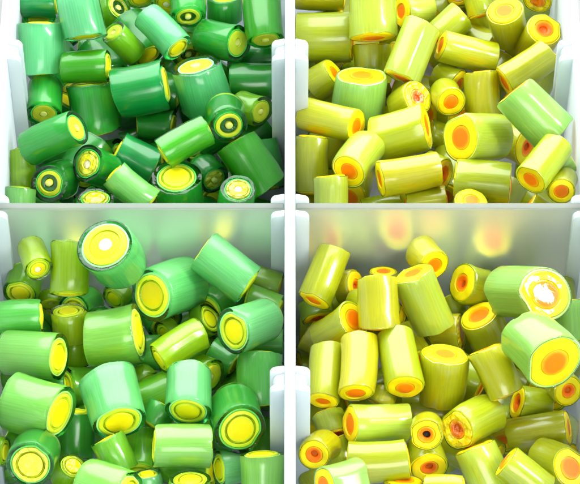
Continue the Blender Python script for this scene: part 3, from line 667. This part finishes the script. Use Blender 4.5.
    ('TL', (-1.912, 0.462, -1.569), (0.955, 0.127, 0.268), 0.297, 0.74, 'green', 'y', 'green bead pressed low against the rear face of the cross wall, blurred through it', 2),
    ('TL', (-2.807, 0.519, -1.615), (0.928, -0.3, -0.221), 0.334, 0.768, 'green', 'y', 'green bead pressed low against the rear face of the cross wall, blurred through it', 2),
    ('TL', (-3.63, 0.529, -1.948), (0.01, -0.352, 0.936), 0.346, 0.685, 'green', 'y', 'green bead pressed low against the rear face of the cross wall, blurred through it', 2),
    ('TL', (-4.293, 0.546, -1.791), (0.065, -0.905, -0.42), 0.305, 0.724, 'green', 'y', 'green bead pressed low against the rear face of the cross wall, blurred through it', 2),
    ('TL', (-0.566, 0.96, -1.956), (0.783, 0.214, 0.585), 0.347, 0.653, 'green', 'y', 'green bead pressed low against the rear face of the cross wall, blurred through it', 2),
    ('TL', (-1.185, 0.711, -2.21), (-0.709, 0.264, 0.654), 0.322, 0.734, 'green', 'y', 'green bead pressed low against the rear face of the cross wall, blurred through it', 2),
    ('TL', (-1.943, 1.031, -2.165), (-0.929, 0.27, 0.253), 0.334, 0.679, 'green', 'y', 'green bead pressed low against the rear face of the cross wall, blurred through it', 2),
    ('TL', (-2.653, 1.111, -2.108), (0.995, 0.057, 0.081), 0.315, 0.689, 'green', 'y', 'green bead pressed low against the rear face of the cross wall, blurred through it', 2),
    ('TL', (-3.286, 1.134, -2.252), (-0.05, 0.394, 0.918), 0.293, 0.753, 'green', 'y', 'green bead pressed low against the rear face of the cross wall, blurred through it', 2),
    ('TL', (-4.137, 1.217, -2.116), (-0.727, 0.446, 0.522), 0.32, 0.732, 'green', 'y', 'green bead pressed low against the rear face of the cross wall, blurred through it', 2),
    ('TR', (1.099, 0.494, -1.569), (-0.866, -0.169, 0.47), 0.355, 0.705, 'yg', 'o', 'yellow bead pressed low against the rear face of the cross wall, blurred through it', 2),
    ('TR', (1.874, 0.543, -1.448), (-0.0, -0.506, 0.863), 0.313, 0.74, 'yg', 'o', 'yellow bead pressed low against the rear face of the cross wall, blurred through it', 2),
    ('TR', (2.578, 0.648, -1.909), (-0.19, 0.449, 0.873), 0.354, 0.665, 'yg', 'o', 'yellow bead pressed low against the rear face of the cross wall, blurred through it', 2),
    ('TR', (3.364, 0.434, -1.857), (0.31, 0.052, 0.949), 0.33, 0.726, 'yg', 'o', 'yellow bead pressed low against the rear face of the cross wall, blurred through it', 2),
    ('TR', (3.895, 0.799, -1.979), (-0.255, 0.419, 0.871), 0.311, 0.792, 'yg', 'o', 'yellow bead pressed low against the rear face of the cross wall, blurred through it', 2),
    ('TR', (0.429, 0.888, -2.286), (-0.078, -0.175, 0.981), 0.309, 0.659, 'yg', 'o', 'yellow bead pressed low against the rear face of the cross wall, blurred through it', 2),
    ('TR', (1.159, 0.863, -2.289), (0.968, 0.082, 0.239), 0.315, 0.654, 'yg', 'o', 'yellow bead pressed low against the rear face of the cross wall, blurred through it', 2),
    ('TR', (1.914, 1.069, -2.12), (-0.709, -0.014, 0.706), 0.313, 0.77, 'yg', 'o', 'yellow bead pressed low against the rear face of the cross wall, blurred through it', 2),
    ('TR', (2.721, 1.214, -2.335), (-0.961, -0.132, 0.242), 0.301, 0.722, 'yg', 'o', 'yellow bead pressed low against the rear face of the cross wall, blurred through it', 2),
    ('TR', (3.563, 1.212, -2.378), (-0.494, 0.379, 0.782), 0.322, 0.678, 'yg', 'o', 'yellow bead pressed low against the rear face of the cross wall, blurred through it', 2),
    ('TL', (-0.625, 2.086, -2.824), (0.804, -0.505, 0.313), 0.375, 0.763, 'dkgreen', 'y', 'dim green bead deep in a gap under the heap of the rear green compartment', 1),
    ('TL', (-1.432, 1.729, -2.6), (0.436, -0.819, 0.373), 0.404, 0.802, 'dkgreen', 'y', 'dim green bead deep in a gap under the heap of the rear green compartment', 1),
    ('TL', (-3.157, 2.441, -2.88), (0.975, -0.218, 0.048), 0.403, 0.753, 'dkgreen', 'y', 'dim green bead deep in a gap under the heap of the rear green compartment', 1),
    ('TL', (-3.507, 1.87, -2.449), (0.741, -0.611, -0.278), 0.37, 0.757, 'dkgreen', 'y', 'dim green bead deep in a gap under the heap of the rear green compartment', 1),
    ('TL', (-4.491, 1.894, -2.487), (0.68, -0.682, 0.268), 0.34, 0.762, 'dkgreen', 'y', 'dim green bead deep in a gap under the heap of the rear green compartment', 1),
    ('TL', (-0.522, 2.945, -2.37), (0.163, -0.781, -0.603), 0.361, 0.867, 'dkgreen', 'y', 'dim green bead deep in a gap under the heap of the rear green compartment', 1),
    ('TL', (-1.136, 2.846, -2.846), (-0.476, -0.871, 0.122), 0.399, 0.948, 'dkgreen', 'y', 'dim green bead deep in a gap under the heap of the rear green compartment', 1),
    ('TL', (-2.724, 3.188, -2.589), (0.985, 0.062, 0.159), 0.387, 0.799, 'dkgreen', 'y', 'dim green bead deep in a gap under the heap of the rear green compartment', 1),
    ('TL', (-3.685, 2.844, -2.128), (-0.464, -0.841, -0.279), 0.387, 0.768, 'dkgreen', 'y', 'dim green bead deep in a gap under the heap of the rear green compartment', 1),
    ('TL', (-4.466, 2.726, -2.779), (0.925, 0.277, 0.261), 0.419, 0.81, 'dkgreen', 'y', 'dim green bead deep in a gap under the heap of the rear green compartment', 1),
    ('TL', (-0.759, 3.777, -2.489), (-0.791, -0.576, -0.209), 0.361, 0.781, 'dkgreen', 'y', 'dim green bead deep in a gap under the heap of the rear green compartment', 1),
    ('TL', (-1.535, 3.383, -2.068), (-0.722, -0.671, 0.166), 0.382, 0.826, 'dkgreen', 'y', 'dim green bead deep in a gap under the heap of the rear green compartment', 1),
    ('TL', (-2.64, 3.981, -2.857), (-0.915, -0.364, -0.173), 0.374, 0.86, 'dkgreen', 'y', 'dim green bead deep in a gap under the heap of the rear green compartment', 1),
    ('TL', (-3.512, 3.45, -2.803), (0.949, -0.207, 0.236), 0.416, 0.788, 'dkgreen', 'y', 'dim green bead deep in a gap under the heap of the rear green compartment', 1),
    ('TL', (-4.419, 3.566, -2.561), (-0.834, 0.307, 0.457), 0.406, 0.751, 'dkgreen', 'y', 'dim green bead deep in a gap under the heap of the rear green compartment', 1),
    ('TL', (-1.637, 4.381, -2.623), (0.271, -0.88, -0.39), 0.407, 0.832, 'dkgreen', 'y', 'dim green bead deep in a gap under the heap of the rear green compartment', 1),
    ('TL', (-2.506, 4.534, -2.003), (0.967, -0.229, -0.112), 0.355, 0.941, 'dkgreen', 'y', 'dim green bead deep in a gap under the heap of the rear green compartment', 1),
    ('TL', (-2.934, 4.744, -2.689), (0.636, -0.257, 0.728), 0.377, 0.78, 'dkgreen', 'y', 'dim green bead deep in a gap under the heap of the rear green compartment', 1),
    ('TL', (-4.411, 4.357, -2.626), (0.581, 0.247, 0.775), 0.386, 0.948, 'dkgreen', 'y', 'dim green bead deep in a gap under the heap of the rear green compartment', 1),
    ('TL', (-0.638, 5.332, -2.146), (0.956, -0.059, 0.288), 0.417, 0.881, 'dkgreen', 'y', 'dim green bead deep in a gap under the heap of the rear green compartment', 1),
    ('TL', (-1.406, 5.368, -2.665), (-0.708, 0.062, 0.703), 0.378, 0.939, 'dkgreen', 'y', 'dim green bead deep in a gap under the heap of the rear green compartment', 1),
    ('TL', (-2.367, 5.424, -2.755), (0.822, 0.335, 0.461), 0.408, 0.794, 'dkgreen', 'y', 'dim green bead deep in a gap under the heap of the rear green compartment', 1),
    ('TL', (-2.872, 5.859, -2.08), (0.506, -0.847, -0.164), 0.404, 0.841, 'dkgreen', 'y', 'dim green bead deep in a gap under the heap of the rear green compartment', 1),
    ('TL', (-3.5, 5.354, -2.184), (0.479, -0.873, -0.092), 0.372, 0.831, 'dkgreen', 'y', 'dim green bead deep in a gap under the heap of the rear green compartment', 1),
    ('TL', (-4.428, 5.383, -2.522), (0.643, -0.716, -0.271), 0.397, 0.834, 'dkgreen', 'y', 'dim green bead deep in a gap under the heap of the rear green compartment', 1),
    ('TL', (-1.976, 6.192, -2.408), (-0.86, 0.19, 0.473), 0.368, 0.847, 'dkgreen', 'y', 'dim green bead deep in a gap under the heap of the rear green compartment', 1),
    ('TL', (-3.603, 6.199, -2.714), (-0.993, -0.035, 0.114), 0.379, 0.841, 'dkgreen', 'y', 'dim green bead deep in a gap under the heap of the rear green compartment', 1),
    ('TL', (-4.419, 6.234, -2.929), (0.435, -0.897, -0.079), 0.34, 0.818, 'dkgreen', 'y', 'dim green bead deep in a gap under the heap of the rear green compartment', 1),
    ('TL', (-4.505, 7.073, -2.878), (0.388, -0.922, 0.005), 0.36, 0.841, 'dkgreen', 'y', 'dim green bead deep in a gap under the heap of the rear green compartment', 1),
    ('TR', (2.245, 2.116, -2.441), (0.623, -0.669, -0.405), 0.368, 0.917, 'yg', 'o', 'dim yellow bead deep in a gap under the heap of the rear yellow compartment', 1),
    ('TR', (3.787, 2.004, -2.343), (-0.423, -0.894, -0.151), 0.357, 0.83, 'yg', 'o', 'dim yellow bead deep in a gap under the heap of the rear yellow compartment', 1),
    ('TR', (0.504, 2.659, -2.884), (0.056, -0.993, -0.107), 0.369, 0.919, 'yg', 'o', 'dim yellow bead deep in a gap under the heap of the rear yellow compartment', 1),
    ('TR', (1.123, 2.6, -2.402), (-0.204, -0.974, 0.095), 0.388, 0.901, 'yg', 'o', 'dim yellow bead deep in a gap under the heap of the rear yellow compartment', 1),
    ('TR', (2.885, 2.768, -2.453), (-0.311, -0.942, -0.127), 0.408, 0.858, 'yg', 'o', 'dim yellow bead deep in a gap under the heap of the rear yellow compartment', 1),
    ('TR', (4.466, 2.464, -2.897), (0.627, -0.771, -0.109), 0.362, 0.803, 'yg', 'o', 'dim yellow bead deep in a gap under the heap of the rear yellow compartment', 1),
    ('TR', (0.686, 3.635, -2.611), (-0.534, -0.783, -0.319), 0.418, 0.891, 'yg', 'o', 'dim yellow bead deep in a gap under the heap of the rear yellow compartment', 1),
    ('TR', (4.557, 3.444, -2.917), (-0.226, -0.973, 0.041), 0.367, 0.756, 'yg', 'o', 'dim yellow bead deep in a gap under the heap of the rear yellow compartment', 1),
    ('TR', (0.642, 4.739, -2.625), (-0.49, -0.854, 0.173), 0.377, 0.891, 'yg', 'o', 'dim yellow bead deep in a gap under the heap of the rear yellow compartment', 1),
    ('TR', (2.238, 4.462, -2.731), (0.614, -0.41, 0.674), 0.367, 0.879, 'yg', 'o', 'dim yellow bead deep in a gap under the heap of the rear yellow compartment', 1),
    ('TR', (3.046, 4.486, -2.747), (0.48, -0.673, 0.563), 0.374, 0.82, 'yg', 'o', 'dim yellow bead deep in a gap under the heap of the rear yellow compartment', 1),
    ('TR', (4.474, 4.737, -2.177), (-0.391, -0.914, -0.111), 0.37, 0.949, 'yg', 'o', 'dim yellow bead deep in a gap under the heap of the rear yellow compartment', 1),
    ('TR', (0.561, 5.617, -2.753), (0.273, 0.084, 0.958), 0.353, 0.93, 'yg', 'o', 'dim yellow bead deep in a gap under the heap of the rear yellow compartment', 1),
    ('TR', (1.435, 5.459, -2.798), (-0.943, -0.289, -0.164), 0.42, 0.799, 'yg', 'o', 'dim yellow bead deep in a gap under the heap of the rear yellow compartment', 1),
    ('TR', (2.338, 5.276, -2.886), (0.966, -0.232, -0.113), 0.372, 0.79, 'yg', 'o', 'dim yellow bead deep in a gap under the heap of the rear yellow compartment', 1),
    ('TR', (3.932, 5.275, -2.477), (-0.627, -0.599, -0.498), 0.341, 0.761, 'yg', 'o', 'dim yellow bead deep in a gap under the heap of the rear yellow compartment', 1),
    ('TR', (0.615, 6.292, -2.264), (0.939, 0.058, 0.34), 0.344, 0.856, 'yg', 'o', 'dim yellow bead deep in a gap under the heap of the rear yellow compartment', 1),
    ('TR', (1.236, 6.233, -2.907), (-0.995, -0.064, 0.078), 0.358, 0.927, 'yg', 'o', 'dim yellow bead deep in a gap under the heap of the rear yellow compartment', 1),
    ('TR', (2.155, 6.721, -2.92), (0.974, -0.215, -0.069), 0.351, 0.857, 'yg', 'o', 'dim yellow bead deep in a gap under the heap of the rear yellow compartment', 1),
    ('TR', (3.039, 6.15, -2.577), (0.851, 0.254, 0.46), 0.388, 0.934, 'yg', 'o', 'dim yellow bead deep in a gap under the heap of the rear yellow compartment', 1),
    ('TR', (3.824, 6.486, -2.245), (0.304, -0.741, -0.598), 0.406, 0.875, 'yg', 'o', 'dim yellow bead deep in a gap under the heap of the rear yellow compartment', 1),
    ('TR', (1.175, 7.08, -2.795), (0.938, -0.266, 0.224), 0.413, 0.912, 'yg', 'o', 'dim yellow bead deep in a gap under the heap of the rear yellow compartment', 1),
    ('TR', (1.995, 7.042, -2.195), (0.846, -0.522, 0.108), 0.409, 0.804, 'yg', 'o', 'dim yellow bead deep in a gap under the heap of the rear yellow compartment', 1),
    ('TR', (2.977, 7.032, -2.356), (-0.685, -0.72, -0.113), 0.402, 0.803, 'yg', 'o', 'dim yellow bead deep in a gap under the heap of the rear yellow compartment', 1),
    ('TR', (4.411, 7.024, -2.399), (-0.725, -0.575, 0.379), 0.4, 0.865, 'yg', 'o', 'dim yellow bead deep in a gap under the heap of the rear yellow compartment', 1),
    ('BL', (-1.768, -0.641, -2.81), (-0.877, -0.48, 0.031), 0.359, 0.782, 'grass', 'y', 'dim green bead deep in a gap under the heap of the front green compartment', 1),
    ('BL', (-4.436, -0.61, -2.719), (0.586, 0.432, 0.686), 0.359, 0.932, 'grass', 'y', 'dim green bead deep in a gap under the heap of the front green compartment', 1),
    ('BL', (-0.597, -1.645, -2.731), (-0.305, -0.77, -0.56), 0.384, 0.896, 'grass', 'y', 'dim green bead deep in a gap under the heap of the front green compartment', 1),
    ('BL', (-1.224, -1.252, -2.743), (-0.542, -0.393, 0.743), 0.409, 0.761, 'grass', 'y', 'dim green bead deep in a gap under the heap of the front green compartment', 1),
    ('BL', (-4.568, -1.463, -2.883), (-0.999, 0.036, 0.035), 0.356, 0.83, 'grass', 'y', 'dim green bead deep in a gap under the heap of the front green compartment', 1),
    ('BL', (-0.72, -2.191, -2.328), (-0.703, -0.581, -0.411), 0.396, 0.826, 'grass', 'y', 'dim green bead deep in a gap under the heap of the front green compartment', 1),
    ('BL', (-3.542, -2.027, -2.418), (-0.836, -0.363, 0.412), 0.36, 0.758, 'grass', 'y', 'dim green bead deep in a gap under the heap of the front green compartment', 1),
    ('BL', (-0.519, -2.996, -2.899), (-0.061, -0.998, -0.001), 0.401, 0.805, 'grass', 'y', 'dim green bead deep in a gap under the heap of the front green compartment', 1),
    ('BL', (-1.21, -3.152, -2.189), (-0.942, -0.167, 0.292), 0.378, 0.909, 'grass', 'y', 'dim green bead deep in a gap under the heap of the front green compartment', 1),
    ('BL', (-2.158, -2.604, -2.024), (0.905, 0.279, 0.322), 0.409, 0.84, 'grass', 'y', 'dim green bead deep in a gap under the heap of the front green compartment', 1),
    ('BL', (-3.707, -2.878, -2.627), (-0.853, -0.509, -0.112), 0.348, 0.914, 'grass', 'y', 'dim green bead deep in a gap under the heap of the front green compartment', 1),
    ('BL', (-4.574, -3.256, -2.894), (0.993, 0.076, 0.085), 0.375, 0.77, 'grass', 'y', 'dim green bead deep in a gap under the heap of the front green compartment', 1),
    ('BL', (-1.668, -3.898, -2.146), (0.93, -0.326, 0.17), 0.366, 0.858, 'grass', 'y', 'dim green bead deep in a gap under the heap of the front green compartment', 1),
    ('BL', (-2.456, -3.652, -2.229), (-0.078, -0.992, 0.098), 0.369, 0.816, 'grass', 'y', 'dim green bead deep in a gap under the heap of the front green compartment', 1),
    ('BL', (-4.413, -3.563, -2.25), (0.827, -0.455, -0.33), 0.356, 0.836, 'grass', 'y', 'dim green bead deep in a gap under the heap of the front green compartment', 1),
    ('BL', (-1.551, -4.271, -2.791), (-0.687, -0.678, 0.259), 0.414, 0.842, 'grass', 'y', 'dim green bead deep in a gap under the heap of the front green compartment', 1),
    ('BL', (-2.193, -4.652, -2.527), (0.184, -0.982, 0.032), 0.392, 0.78, 'grass', 'y', 'dim green bead deep in a gap under the heap of the front green compartment', 1),
    ('BL', (-3.124, -4.636, -2.753), (-0.818, -0.221, 0.532), 0.372, 0.873, 'grass', 'y', 'dim green bead deep in a gap under the heap of the front green compartment', 1),
    ('BL', (-3.897, -4.727, -2.359), (-0.891, -0.138, 0.432), 0.408, 0.833, 'grass', 'y', 'dim green bead deep in a gap under the heap of the front green compartment', 1),
    ('BL', (-3.56, -5.527, -2.096), (0.199, -0.977, 0.076), 0.412, 0.934, 'grass', 'y', 'dim green bead deep in a gap under the heap of the front green compartment', 1),
    ('BR', (0.618, -0.558, -2.848), (0.984, -0.149, 0.093), 0.415, 0.853, 'yg', 'o', 'dim yellow bead deep in a gap under the heap of the front yellow compartment', 1),
    ('BR', (2.376, -0.624, -2.55), (0.505, -0.524, 0.686), 0.368, 0.861, 'yg', 'o', 'dim yellow bead deep in a gap under the heap of the front yellow compartment', 1),
    ('BR', (3.248, -0.662, -2.872), (0.595, -0.803, -0.022), 0.42, 0.751, 'yg', 'o', 'dim yellow bead deep in a gap under the heap of the front yellow compartment', 1),
    ('BR', (4.145, -0.583, -2.887), (-0.868, -0.474, -0.147), 0.362, 0.758, 'yg', 'o', 'dim yellow bead deep in a gap under the heap of the front yellow compartment', 1),
    ('BR', (4.591, -0.575, -1.971), (0.115, -0.949, -0.294), 0.366, 0.79, 'yg', 'o', 'dim yellow bead deep in a gap under the heap of the front yellow compartment', 1),
    ('BR', (0.539, -1.459, -2.801), (-0.986, -0.14, 0.088), 0.416, 0.76, 'yg', 'o', 'dim yellow bead deep in a gap under the heap of the front yellow compartment', 1),
    ('BR', (3.712, -1.818, -2.836), (0.874, -0.47, 0.123), 0.413, 0.852, 'yg', 'o', 'dim yellow bead deep in a gap under the heap of the front yellow compartment', 1),
    ('BR', (4.454, -1.2, -2.744), (0.449, 0.35, 0.822), 0.416, 0.776, 'yg', 'o', 'dim yellow bead deep in a gap under the heap of the front yellow compartment', 1),
    ('BR', (0.64, -2.375, -2.902), (-0.255, -0.967, 0.026), 0.387, 0.87, 'yg', 'o', 'dim yellow bead deep in a gap under the heap of the front yellow compartment', 1),
    ('BR', (1.382, -2.299, -2.246), (-0.954, -0.236, -0.184), 0.37, 0.915, 'yg', 'o', 'dim yellow bead deep in a gap under the heap of the front yellow compartment', 1),
    ('BR', (2.873, -2.097, -2.044), (0.895, -0.44, -0.064), 0.4, 0.848, 'yg', 'o', 'dim yellow bead deep in a gap under the heap of the front yellow compartment', 1),
    ('BR', (3.6, -2.65, -2.444), (-0.187, -0.971, 0.149), 0.392, 0.863, 'yg', 'o', 'dim yellow bead deep in a gap under the heap of the front yellow compartment', 1),
    ('BR', (4.484, -2.0, -2.292), (-0.385, -0.912, 0.144), 0.398, 0.774, 'yg', 'o', 'dim yellow bead deep in a gap under the heap of the front yellow compartment', 1),
    ('BR', (2.817, -2.913, -2.902), (-0.861, -0.493, -0.129), 0.353, 0.751, 'yg', 'o', 'dim yellow bead deep in a gap under the heap of the front yellow compartment', 1),
    ('BR', (3.571, -2.759, -2.474), (0.108, -0.986, -0.128), 0.418, 0.752, 'yg', 'o', 'dim yellow bead deep in a gap under the heap of the front yellow compartment', 1),
    ('BR', (4.494, -2.854, -2.7), (-0.3, -0.578, 0.759), 0.387, 0.918, 'yg', 'o', 'dim yellow bead deep in a gap under the heap of the front yellow compartment', 1),
    ('BR', (0.636, -4.049, -2.615), (0.515, -0.805, -0.294), 0.347, 0.946, 'yg', 'o', 'dim yellow bead deep in a gap under the heap of the front yellow compartment', 1),
    ('BR', (3.0, -3.541, -2.179), (0.796, -0.604, 0.031), 0.393, 0.908, 'yg', 'o', 'dim yellow bead deep in a gap under the heap of the front yellow compartment', 1),
    ('BR', (4.417, -3.804, -2.409), (0.825, -0.102, 0.556), 0.387, 0.793, 'yg', 'o', 'dim yellow bead deep in a gap under the heap of the front yellow compartment', 1),
    ('BR', (2.88, -5.075, -2.531), (-0.784, -0.618, 0.067), 0.384, 0.862, 'yg', 'o', 'dim yellow bead deep in a gap under the heap of the front yellow compartment', 1),
    ('BR', (3.62, -4.568, -2.785), (-0.867, -0.473, 0.155), 0.371, 0.873, 'yg', 'o', 'dim yellow bead deep in a gap under the heap of the front yellow compartment', 1),
]

for row in BEADS:
    bead(*row)

# ---------------------------------------------------------------- the divided box
HW, HL, DIV, WALL = 5.0, 7.7, .09, .18
FLOOR, RIM = -3.32, 0.0
RIBY = 3.66


def box_mesh(name, boxes, bevel=.03, seg=3):
    """boxes: list of (x0,x1,y0,y1,z0,z1, extra) joined into one mesh, edges rounded"""
    import bmesh
    bm = bmesh.new()
    for x0, x1, y0, y1, z0, z1 in boxes:
        r = bmesh.ops.create_cube(bm, size=1)
        for v in r['verts']:
            v.co = Vector(((x0 + x1) / 2 + v.co.x * (x1 - x0), (y0 + y1) / 2 + v.co.y * (y1 - y0), (z0 + z1) / 2 + v.co.z * (z1 - z0)))
    if bevel:
        bmesh.ops.bevel(bm, geom=list(bm.edges), offset=bevel, segments=seg, affect='EDGES', profile=.5)
    me = bpy.data.meshes.new(name)
    bm.to_mesh(me)
    bm.free()
    me.materials.append(M_PLASTIC)
    me.polygons.foreach_set('use_smooth', [True] * len(me.polygons))
    me.set_sharp_from_angle(angle=math.radians(50))
    return me


tray = bpy.data.objects.new('divided_box', None)
tray.location = (0, 0, FLOOR - .2)
tray['label'] = 'milky white plastic box with slotted ribs holding all the beads'
tray['category'] = 'storage box'
link(tray)
Z = -(FLOOR - .2)      # parts are stored relative to the base of the box


def shell_mesh():
    import bmesh
    bm = bmesh.new()
    def ring(hw, hl, z, rad, n=6):
        vs = []
        for cx, cy, a0 in ((hw - rad, hl - rad, 0), (-hw + rad, hl - rad, 90), (-hw + rad, -hl + rad, 180), (hw - rad, -hl + rad, 270)):
            for k in range(n + 1):
                a = math.radians(a0 + 90 * k / n)
                vs.append(bm.verts.new((cx + rad * math.cos(a), cy + rad * math.sin(a), z)))
        return vs
    t = WALL
    f = FLOOR + Z
    rows = [ring(HW + t, HL + t, .06, .4), ring(HW + t, HL + t, RIM + Z - .05, .4), ring(HW + t - .03, HL + t - .03, RIM + Z - .01, .4),
            ring(HW + t / 2, HL + t / 2, RIM + Z, .3), ring(HW + .03, HL + .03, RIM + Z - .01, .25), ring(HW, HL, RIM + Z - .05, .25),
            ring(HW, HL, f + .2, .25), ring(HW - .06, HL - .06, f + .06, .25), ring(HW - .2, HL - .2, f, .2)]
    low = ring(HW + t - .08, HL + t - .08, 0, .36)
    rows = [low] + rows
    for a, b in zip(rows, rows[1:]):
        n = len(a)
        for k in range(n):
            bm.faces.new((a[k], a[(k + 1) % n], b[(k + 1) % n], b[k]))
    bm.faces.new(rows[-1])
    bm.faces.new(list(reversed(low)))
    me = bpy.data.meshes.new('shell')
    bm.to_mesh(me)
    bm.free()
    me.materials.append(M_PLASTIC)
    me.polygons.foreach_set('use_smooth', [True] * len(me.polygons))
    me.set_sharp_from_angle(angle=math.radians(50))
    return me


def to_part(name, me, parent=tray, loc=(0, 0, 0)):
    o = bpy.data.objects.new(name, me)
    o.location = loc
    return link(o, parent)


to_part('shell', shell_mesh())
to_part('long_divider', box_mesh('long_divider', [(-DIV, DIV, -HL + .003, HL - .003, FLOOR + Z + .004, RIM + Z)], .035))


def rib_mesh(sgn, web):
    """a slotted rib: two uprights with rounded shoulders and a thin web between them"""
    import bmesh
    bm = bmesh.new()
    P = .235
    zt = -.025

    def upright(y0, y1, zt, P):
        prof = [(0, FLOOR + .004), (P, FLOOR + .004), (P, zt - .16)]
        for k in range(1, 7):
            a = math.radians(90 * k / 6)
            prof.append((P - .12 + .12 * math.cos(a), zt - .16 + .13 * math.sin(a)))
        prof.append((0, zt + .0))
        fr = [bm.verts.new((sgn * x, y0, z + Z)) for x, z in prof]
        bk = [bm.verts.new((sgn * x, y1, z + Z)) for x, z in prof]
        n = len(prof)
        bm.faces.new(fr if sgn > 0 else list(reversed(fr)))
        bm.faces.new(list(reversed(bk)) if sgn > 0 else bk)
        for k in range(n):
            f = (fr[k], bk[k], bk[(k + 1) % n], fr[(k + 1) % n])
            bm.faces.new(f if sgn > 0 else tuple(reversed(f)))
    upright(-.25, -.11, zt, P)
    upright(.11, .25, zt, P)
    if web:
        upright(-.115, .115, zt - .03, P - .045)
    bmesh.ops.recalc_face_normals(bm, faces=list(bm.faces))
    bmesh.ops.bevel(bm, geom=[e for e in bm.edges if e.calc_face_angle(0) > .6], offset=.022, segments=2, affect='EDGES', profile=.5)
    me = bpy.data.meshes.new('rib')
    bm.to_mesh(me)
    bm.free()
    me.materials.append(M_PLASTIC)
    me.polygons.foreach_set('use_smooth', [True] * len(me.polygons))
    me.set_sharp_from_angle(angle=math.radians(40))
    return me


for y in (-RIBY, 0, RIBY):
    # the middle ribs hold a cross wall, the others are closed by a web
    rib_r, rib_l = rib_mesh(1, y != 0), rib_mesh(-1, y != 0)
    to_part('rib', rib_r, loc=(DIV + .002, y, 0))
    to_part('rib', rib_l, loc=(-DIV - .002, y, 0))
    to_part('rib', rib_r, loc=(-HW + .002, y, 0))
    to_part('rib', rib_l, loc=(HW - .002, y, 0))

# the two cross walls stand in the slots of the middle ribs and can be lifted out
for sgn, lab in ((-1, 'milky cross wall slotted between the two green bead compartments'),
                 (1, 'milky cross wall slotted between the two yellow bead compartments')):
    x0, x1 = sorted((sgn * (DIV + .008), sgn * (HW - .008)))
    o = bpy.data.objects.new('cross_wall', box_mesh('cross_wall', [(x0, x1, -.075, .075, FLOOR + .006, -.06)], .03))
    o.data.materials[0] = M_PANEL
    o['label'] = lab
    o['category'] = 'partition'
    o['group'] = 'lift-out cross walls of the box'
    link(o)

# the table the box stands on, unseen; grey so less light bounces up
import bmesh
bm = bmesh.new()
bmesh.ops.create_grid(bm, x_segments=2, y_segments=2, size=60)
me = bpy.data.meshes.new('tabletop')
bm.to_mesh(me)
bm.free()
mt, nt, b = nodes('grey_table')
b.inputs['Base Color'].default_value = (.22, .22, .21, 1)
b.inputs['Roughness'].default_value = .5
me.materials.append(mt)
tab = bpy.data.objects.new('tabletop', me)
tab.location = (0, 0, FLOOR - .204)
tab['kind'] = 'structure'
link(tab)

# ---------------------------------------------------------------- light
w = bpy.data.worlds.new('World')
sc.world = w
w.use_nodes = True
bg = w.node_tree.nodes['Background']
bg.inputs['Color'].default_value = (.93, .98, 1, 1)
bg.inputs['Strength'].default_value = .23


def lamp(name, loc, target, sx, sy, energy, col):
    l = bpy.data.lights.new(name, 'AREA')
    l.shape = 'RECTANGLE'
    l.size, l.size_y = sx, sy
    l.energy = energy
    l.color = col
    o = bpy.data.objects.new(name, l)
    o.location = loc
    o.rotation_euler = (Vector(target) - Vector(loc)).to_track_quat('-Z', 'Y').to_euler()
    link(o)


lamp('ceiling_softbox', (-6, 46, 50), (0, 0, 0), 130, 90, 135000, (.95, 1, 1))
lamp('window_light', WINDOW, (0, 0, -1), 7, 38, 40000, (1, .99, .95))
lamp('front_fill', (8, -62, 42), (0, 0, -1), 40, 26, 15000, (1, 1, .97))  # added fill lamp, brightens the bead faces turned to the camera

# ---------------------------------------------------------------- camera
EL, D = math.radians(50), 46.0
T = Vector((0, -.85, 0))
cam = bpy.data.cameras.new('camera')
cam.sensor_width = 36
cam.lens = 2760 / 580 * 36
cam.clip_start = 1
cam.clip_end = 1000
co = bpy.data.objects.new('camera', cam)
co.location = T - Vector((0, math.cos(EL), -math.sin(EL))) * D
co.rotation_euler = (math.radians(90) - EL, 0, 0)
link(co)
sc.camera = co
cam.dof.use_dof = False

sc.render.engine = 'CYCLES'
sc.cycles.max_bounces = 10
sc.cycles.diffuse_bounces = 5
sc.cycles.glossy_bounces = 4
sc.cycles.transmission_bounces = 8
sc.cycles.sample_clamp_indirect = 6
sc.cycles.use_denoising = True
sc.view_settings.view_transform = 'Standard'
sc.view_settings.look = 'None'
sc.view_settings.gamma = 1
sc.view_settings.exposure = 0.66
